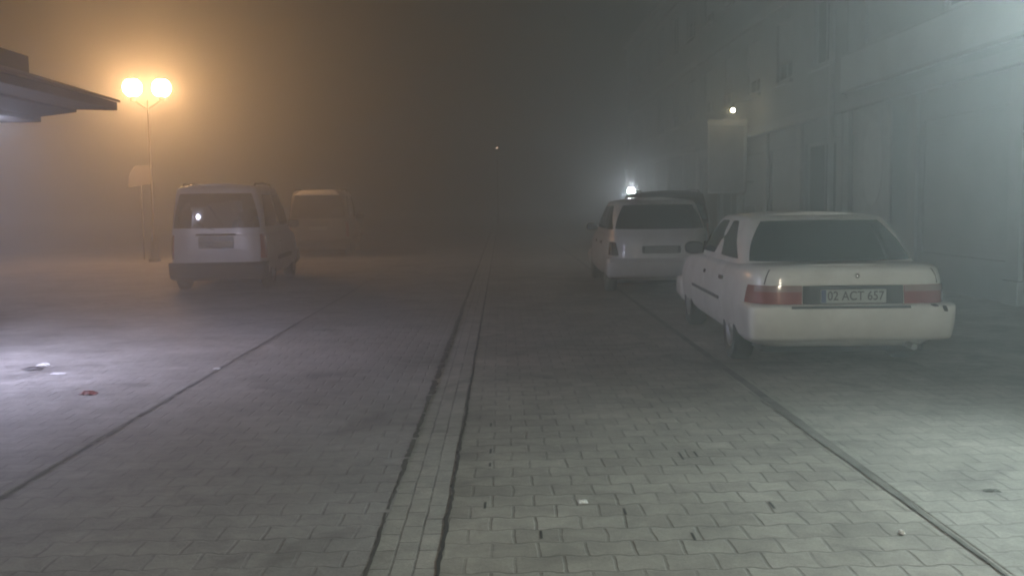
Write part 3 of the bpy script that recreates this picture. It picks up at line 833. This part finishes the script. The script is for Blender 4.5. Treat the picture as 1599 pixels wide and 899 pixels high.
# ------------------------------------------------------------------ RIGHT-HAND BUILDINGS
FX = 6.8
def facade(name, label, y0, y1, H, wallc, seed, shutters=False, sign=None, frame=(.55, .55, .52)):
    """row house: wall with real openings, pilasters, storey cornices, framed windows, shop front"""
    rnd = random.Random(seed)
    t = thing(name, label, 'building', (FX, y0, KH))
    Ln = y1-y0
    mw = mat(name+'_plaster_%d' % seed, wallc, .85, var=.16, scale=1.1, bump=.35, bscale=25)
    mt = mat(name+'_trim_%d' % seed, frame, .7, var=.12, scale=3)
    mc = mat(name+'_blinds_%d' % seed, (.135, .137, .135), .8, var=.2, scale=2)
    nb = max(2, round(Ln/3.0)); bw = Ln/nb
    # wall built round its openings: column by column
    w = MB(); D = .35
    storeys = [(.0, 3.3)] + [(3.3+2.9*k, 3.3+2.9*(k+1)) for k in range(int((H-3.3)//2.9))]
    ops = []
    for k in range(nb):
        a = k*bw; b = a+bw
        for si, (s0, s1) in enumerate(storeys):
            if si == 0:
                o0, o1, p0, p1 = a+.30, b-.30, (0.0 if (k % 3 == 1) else .55), 2.65
            else:
                o0, o1, p0, p1 = a+bw*.27, b-bw*.27, s0+.95, s0+2.35
            ops.append((o0, o1, p0, p1, si, k))
            w.box(0, D, a, o0, s0, s1); w.box(0, D, o1, b, s0, s1)
            if p0 > s0: w.box(0, D, o0, o1, s0, p0)
            w.box(0, D, o0, o1, p1, s1)
    top = storeys[-1][1]
    w.box(0, D, 0, Ln, top, top+.5)
    w.box(D, 7.0, 0, .3, 0, top+.3); w.box(D, 7.0, Ln-.3, Ln, 0, top+.3)
    w.box(6.7, 7.0, .3, Ln-.3, 0, top+.3)
    w.build('wall', mw, t)
    rf = MB(); rf.box(.36, 6.69, .31, Ln-.31, top+.05, top+.2); rf.build('roof', m_tile, t)
    # trim
    c = MB()
    for si, (s0, s1) in enumerate(storeys):
        dd = .16 if si == 0 else .09
        c.box(-dd, -.003, -.02, Ln+.02, s1-.18, s1+.02)
    c.box(-.22, -.003, -.03, Ln+.03, top+.38, top+.54)
    c.build('cornice', mt, t, False, .01)
    for k in range(nb+1):
        p = MB(); yy = min(max(k*bw, .16), Ln-.16)
        p.box(-.07, -.003, yy-.16, yy+.16, 0, 3.11); 
        p.box(-.10, -.003, yy-.2, yy+.2, 0, .32)
        p.build('pilaster', mt, t, False, .01)
    for (o0, o1, p0, p1, si, k) in ops:
        f = MB(); q = .07
        f.box(.06, .14, o0, o1, p0, p0+q); f.box(.06, .14, o0, o1, p1-q, p1)
        f.box(.06, .14, o0, o0+q, p0+q, p1-q); f.box(.06, .14, o1-q, o1, p0+q, p1-q)
        mid = (o0+o1)/2
        f.box(.065, .135, mid-.03, mid+.03, p0+q, p1-q)
        if si == 0 and p0 == 0: f.box(.065, .135, o0+q, mid-.03, 2.1, 2.16)
        fo = f.build('shop_window' if si == 0 else 'window', mt, t)
        g = MB(); g.box(.09, .10, o0+q, o1-q, p0+q, p1-q); g.build('pane', M['glass'], fo)
        if si > 0:
            s_ = MB(); s_.box(-.09, -.003, o0-.08, o1+.08, p0-.09, p0-.02); s_.build('sill', mt, fo)
        if si == 0 and shutters:
            nsl = 24
            sh = MB()
            for q_ in range(nsl):
                za = p0+.01+(p1-p0-.02)*q_/nsl; zb = p0+.01+(p1-p0-.02)*(q_+1)/nsl
                sh.box(.02, .045, o0+.005, o1-.005, za+.006, zb); sh.box(.03, .044, o0+.005, o1-.005, za, za+.006)
            sh.build('roller_shutter', mw, fo)
        elif rnd.random() < .9:
            h = (p1-p0)*rnd.uniform(.6, .97)
            bl = MB(); bl.box(.045, .058, o0+.02, o1-.02, p1-h, p1-.01); bl.build('blind', mc, fo)
    if sign:
        for (a, b, z0, z1, col) in sign:
            sg = MB(); sg.box(-.28, -.17, a, b, z0, z1)
            o = sg.build('shop_sign', mat(name+'_sign', col, .5, var=.15, scale=1.5), t, False, .015)
            fr = MB()
            fr.box(-.30, -.282, a, b, z0, z0+.05); fr.box(-.30, -.282, a, b, z1-.05, z1)
            fr.build('sign_frame', mt, o)
            bk = MB(); bk.box(-.169, .0, a+.2, a+.26, z0+.1, z0+.16); bk.box(-.169, .0, b-.26, b-.2, z0+.1, z0+.16)
            bk.build('bracket', M['lampmetal'], o)
    return t
facade('shop_building', 'tall plastered shop building with a long pale sign band beside the white sedan', 3.0, 19.0, 9.1, (.15, .155, .15), 1, sign=[(4.5, 15.6, 3.42, 4.15, (.20, .205, .20))], frame=(.162, .165, .16), shutters=True)
facade('corner_building', 'darker shop building with framed shop windows under a small warm bulb', 19.05, 33.0, 9.1, (.12, .125, .122), 2, sign=[(8.0, 12.6, 2.75, 3.1, (.24, .24, .23))], frame=(.155, .158, .152))
facade('far_building', 'dim building at the far end of the terrace fading into the fog', 33.05, 52.0, 9.1, (.18, .17, .16), 3, frame=(.26, .25, .24))
dp = MB(); dp.path([(FX-.34, 18.9, KH), (FX-.34, 18.9, 8.4)], .055, 12)
for z in (1.0, 2.6, 5.2, 7.2):
    dp.tube((FX-.34, 18.9, z), (FX-.34, 18.9, z+.05), .07, .07, 12); dp.box(FX-.34, FX-.16, 18.89, 18.91, z+.015, z+.035)
tag(dp.build('downpipe', mat('pale_downpipe', (.22, .222, .215), .6), None, True), 'pale vertical rainwater pipe where the two nearer shop buildings meet', 'downpipe')
# posters leaning behind the glass line: oval sign board on the near building
def oval_board():
    t = thing('oval_board', 'tall pale board with an oval emblem fixed between shop windows of the near building', 'sign board', (FX-.16, 17.1, KH))
    b = MB(); b.box(-.04, .0, -.75, .75, 1.0, 3.0); b.build('board', mat('board_face', (.17, .172, .168), .6, var=.2), t, False, .01)
    o = MB(); n = 32
    pts = [(math.cos(2*math.pi*i/n)*.45, 2.05+math.sin(2*math.pi*i/n)*.75) for i in range(n)]
    vs = [(-.05, a, z) for a, z in pts] + [(-.0405, a, z) for a, z in pts]
    o.add(vs, [tuple(range(n))] + [(i, (i+1) % n, n+(i+1) % n, n+i) for i in range(n)])
    o.build('emblem', mat('board_emblem', (.215, .217, .21), .6), t)
oval_board()

def blade_sign():
    t = thing('blade_sign', 'faint upright pale-framed sign board projecting from the darker building below the warm bulb', 'sign board', (6.08, 26.0, KH))
    f = MB()
    f.box(-.53, .53, -.06, .06, 3.42, 3.52); f.box(-.53, .53, -.06, .06, 1.62, 1.70)
    f.box(-.53, -.45, -.058, .058, 1.701, 3.419); f.box(.45, .53, -.058, .058, 1.701, 3.419)
    f.build('frame', mat('sign_frame_paint', (.17, .17, .16), .7), t, False, .012)
    p = MB(); p.box(-.449, .449, -.03, .03, 1.701, 3.419); p.build('face', mat('sign_face', (.115, .11, .105), .7, var=.45, scale=2.2), t)
    c = MB(); c.prism([(-.56, 3.525), (.56, 3.525), (.50, 3.60), (.20, 3.57), (0, 3.62), (-.20, 3.57), (-.50, 3.60)], -.05, .05); c.build('crest', mat('sign_crest', (.16, .155, .15), .7), t, False, .008)
    b = MB(); b.box(.531, .719, -.02, .02, 3.2, 3.25); b.box(.531, .719, -.02, .02, 1.9, 1.95); b.build('bracket', M['lampmetal'], t)
blade_sign()

# ------------------------------------------------------------------ LAMPS
def add_light(name, loc, power, col, r=.12, parent=None, spot=None, blend=.6, aim=None):
    ld = bpy.data.lights.new(name, 'SPOT' if spot else 'POINT')
    ld.energy = power; ld.color = col; ld.shadow_soft_size = r
    if spot:
        ld.spot_size = R(spot); ld.spot_blend = blend
    o = bpy.data.objects.new(name, ld); link(o, parent); o.location = loc
    if spot and aim is not None:
        d = Vector(aim)-Vector(loc)
        o.rotation_euler = d.to_track_quat('-Z', 'Y').to_euler()
    return o

LP = dict(sodium=5200, right=900, back=520, left=420, white=60, bulb=4, far=250)
AMB = (1.0, .62, .26)

def globe_lamp(name, label, loc, heads, H, col, power, gr=.2, estr=60, post_r=.05, cat='street lamp', rz=0, metal=None, cap=False):
    metal = metal or M['lampmetal']
    t = thing(name, label, cat, loc, rz)
    p = MB()
    p.lathe([(.001, 0), (.16, 0), (.16, .06), (.10, .12), (.085, .6), (post_r, .75), (post_r*.8, H-.35), (.001, H-.3)], 'z', (0, 0, 0), 20)
    p.build('post', metal, t, True)
    em = emit(name+'_glow', col, estr)
    for hx in heads:
        a = MB()
        if abs(hx) > .01:
            a.path([(0, 0, H-.55), (hx*.6, 0, H-.42), (hx, 0, H-.30), (hx, 0, H-gr)], .022, 10)
        a.tube((hx, 0, H-gr-.1), (hx, 0, H-gr+.03), .07, .09, 14)
        ar = a.build('arm', metal, t, True)
        g = MB(); n = 14
        prof = [(gr*math.sin(math.pi*i/n)+.0005, H-gr*math.cos(math.pi*i/n)+0.0) for i in range(n+1)]
        g.lathe(prof, 'z', (hx, 0, 0), 22)
        go = g.build('globe', em, t, True)
        if cap:  # added cap over each globe, blocks its light from the fog above
            c_ = MB(); m_ = 7
            R1, R2 = gr*1.06, gr*1.13
            po = [(R1*math.cos(a), H+R1*math.sin(a)) for a in [R(52)+(R(90)-R(52))*k/m_ for k in range(m_+1)]]
            pi_ = [(R2*math.cos(a), H+R2*math.sin(a)) for a in [R(52)+(R(90)-R(52))*k/m_ for k in range(m_+1)]]
            c_.lathe([(max(.0006, r_), h_) for r_, h_ in po[::-1]] + [(max(.0006, r_), h_) for r_, h_ in pi_], 'z', (hx, 0, 0), 22)
            c_.build('added_cap', metal, go, True)
    return t

def lamp_glow_only(o):
    pass

# two-globe sodium lamp beyond the van
lx = (244-785)/1500*26.0
globe_lamp('street_lamp', 'two-globed street lamp burning amber in the fog behind the silver van', (lx, 26.0, .006), (-.365, .365), 4.62, (1.0, .53, .225), 0, gr=.245, estr=235, post_r=.026, rz=R(12), metal=M['galv'], cap=True)
# floodlight on a post on the right, just out of frame, turned down towards the road
def floodlight():
    t = thing('floodlight', 'cool white floodlight on a dark post at the right of the sedan', 'floodlight', (4.75, 6.1, KH))
    p = MB(); p.lathe([(.001, 0), (.12, 0), (.12, .04), (.05, .06), (.04, 3.3), (.001, 3.32)], 'z', (0, 0, 0), 18)
    p.build('post', M['lampmetal'], t, True)
    aim = Vector((-.8, -3.0, -3.2)).normalized()
    qt = aim.to_track_quat('-Z', 'Y')
    h = MB()
    h.box(-.19, .19, -.15, .15, .0, .10); h.box(-.19, .19, -.15, -.13, -.22, -.001); h.box(-.19, .19, .13, .15, -.05, -.001)
    h.box(-.19, -.17, -.129, .129, -.08, -.001); h.box(.17, .19, -.129, .129, -.08, -.001)
    ho = h.build('housing', M['lampmetal'], t, False, .004)
    g = MB(); g.box(-.168, .168, -.128, .128, -.02, -.004)
    go = g.build('lens', emit('floodlight_glow', (.79, .96, .955), 1750), ho)
    ho.location = (-.06, -.12, 3.38); ho.rotation_euler = qt.to_euler()
floodlight()
# lamp behind the photographer
globe_lamp('street_lamp', 'warm white single-globe street lamp standing by the gutter behind the viewpoint', (.6, -1.7, 0), (0,), 2.7, (1.0, .88, .70), 0, gr=.14, estr=940)
# far lamp
globe_lamp('street_lamp', 'distant faint street lamp at the end of the road', (-.25, 66, 0), (0,), 5.2, (1, .62, .42), 0, gr=.085, estr=4, post_r=.025, metal=mat('pale_lamp_post', (.25, .24, .22), .6))
# low white lamp behind the estate car
globe_lamp('post_lamp', 'low white post lamp shining just over the roofs of the parked cars', (3.30, 24.5, KH), (0,), 1.70, (.88, .95, 1.0), 0, gr=.09, estr=260, post_r=.03, cat='lamp')
def wall_bulb():
    y = 25.4; x = (1145-785)/1500*y
    t = thing('wall_bulb', 'small warm bare bulb on a wire bracket high on the darker shop building', 'bulb', (x, y, 3.78))
    a = MB(); a.path([(FX-.02-x, 0, .25), (.02, 0, .22), (0, 0, .12)], .012, 8); a.build('bracket', M['lampmetal'], t)
    s = MB(); s.tube((0, 0, .13), (0, 0, .06), .022, .03, 12); s.build('socket', M['black'], t)
    g = MB(); n = 10
    g.lathe([(.055*math.sin(math.pi*i/n)+.0004, -.055*math.cos(math.pi*i/n)+.0) for i in range(n+1)], 'z', (0, 0, 0), 16)
    g.build('glass_bulb', emit('bulb_glow', (1.0, .80, .45), 130), t, True)
wall_bulb()
def strip_light(x, y, z, ln, strength, label):
    t = thing('strip_light', label, 'lamp', (x, y, z))
    h = MB(); h.box(-.10, .10, -ln/2, ln/2, .02, .05)
    h.box(-.10, -.085, -ln/2, ln/2, -.055, .019); h.box(.085, .10, -ln/2, ln/2, -.055, .019)
    h.box(-.084, .084, -ln/2, -ln/2+.015, -.055, .019); h.box(-.084, .084, ln/2-.015, ln/2, -.055, .019)
    h.build('housing', mat('lamp_housing', (.3, .3, .3), .5), t, False, .003)
    g = MB(); g.box(-.08, .08, -ln/2+.03, ln/2-.03, .0, .012); g.build('diffuser', emit('strip_glow', (.75, .74, 1.0), strength), t)
    t.rotation_euler = (R(22), R(-24), 0)
    return t
strip_light(-5.3, 8.0, 2.36, 1.2, 430, 'bluish white strip light fixed under the dark eave')
def porch_bulb():
    t = thing('porch_bulb', 'small bluish bare bulb hanging under the dark eave near the wall corner', 'bulb', (-5.98, 11.35, 2.44))
    a = MB(); a.tube((0, 0, .05), (0, 0, .10), .022, .03, 12); a.build('socket', M['black'], t, True)
    g = MB(); n = 10
    g.lathe([(.05*math.sin(math.pi*i/n)+.0004, -.05*math.cos(math.pi*i/n)) for i in range(n+1)], 'z', (0, 0, 0), 16)
    g.build('glass_bulb', emit('porch_glow', (.78, .78, 1.0), 260), t, True)
porch_bulb()
def sign_panel():
    t = thing('sign_panel', 'small pale panel on a thin pole to the side of the silver van', 'sign', (-10.1, 27.2, .006))
    p = MB(); p.tube((0, 0, 0), (0, 0, 2.55), .016, .016, 12); p.build('pole', M['galv'], t, True)
    b = MB(); b.prism([(-.34, 2.02), (.28, 2.12), (.31, 2.62), (-.13, 2.62), (-.31, 2.38)], -.05, -.025); b.build('panel', mat('panel_face', (.16, .15, .15), .6), t, False, .004)
sign_panel()

# ------------------------------------------------------------------ HAZE
def haze():
    mb = MB(); mb.box(-80, 80, -50, 156, -1.06, 11.2)
    m = bpy.data.materials.new('fog'); m.use_nodes = True
    nt = m.node_tree; nt.nodes.clear()
    out = nt.nodes.new('ShaderNodeOutputMaterial'); v = nt.nodes.new('ShaderNodeVolumePrincipled')
    v.inputs['Color'].default_value = (.88, .93, .955, 1)
    v.inputs['Density'].default_value = .033
    v.inputs['Anisotropy'].default_value = .78
    nt.links.new(v.outputs[0], out.inputs['Volume'])
    o = mb.build('haze', m); o['kind'] = 'stuff'
    o['label'] = 'thick night fog filling the whole street'
haze()

# ------------------------------------------------------------------ SKY AND MOONLIGHT
wd = bpy.data.worlds.new('World'); S.world = wd; wd.use_nodes = True
nt = wd.node_tree
bg = nt.nodes['Background']
sky = nt.nodes.new('ShaderNodeTexSky'); sky.sky_type = 'NISHITA'; sky.sun_disc = False
sky.sun_elevation = R(3); sky.sun_rotation = R(200)
nt.links.new(sky.outputs[0], bg.inputs['Color'])
bg.inputs['Strength'].default_value = .004
sd = bpy.data.lights.new('sun', 'SUN'); sd.energy = .01; sd.angle = R(10); sd.color = (.8, .88, 1)
so = bpy.data.objects.new('sun', sd); link(so); so.rotation_euler = (R(60), 0, R(20)); so.location = (0, 0, 30)

# ------------------------------------------------------------------ CAMERA
cd = bpy.data.cameras.new('camera'); cam = bpy.data.objects.new('camera', cd); link(cam)
cd.sensor_width = 36; cd.lens = 36*1500/1599
cd.clip_end = 500; cd.clip_start = .05
cam.location = (0, 0, 1.43)
pitch = math.atan(131.5/1500); yaw = math.atan(14.5/1500)
rot = Matrix.Rotation(-yaw, 4, 'Z') @ Matrix.Rotation(R(90)-pitch, 4, 'X') @ Matrix.Rotation(R(-.8), 4, 'Z')
cam.rotation_euler = rot.to_euler()
S.camera = cam

# ------------------------------------------------------------------ RENDER SETTINGS
S.render.engine = 'CYCLES'
S.view_settings.view_transform = 'Standard'; S.view_settings.look = 'None'
S.view_settings.exposure = 0; S.view_settings.gamma = 1
c = S.cycles
c.use_denoising = True
try:
    c.denoiser = 'OPENIMAGEDENOISE'
except Exception:
    pass
c.max_bounces = 6; c.volume_bounces = 2; c.diffuse_bounces = 2; c.glossy_bounces = 2; c.transmission_bounces = 2
c.filter_width = 1.9
c.sample_clamp_indirect = 6
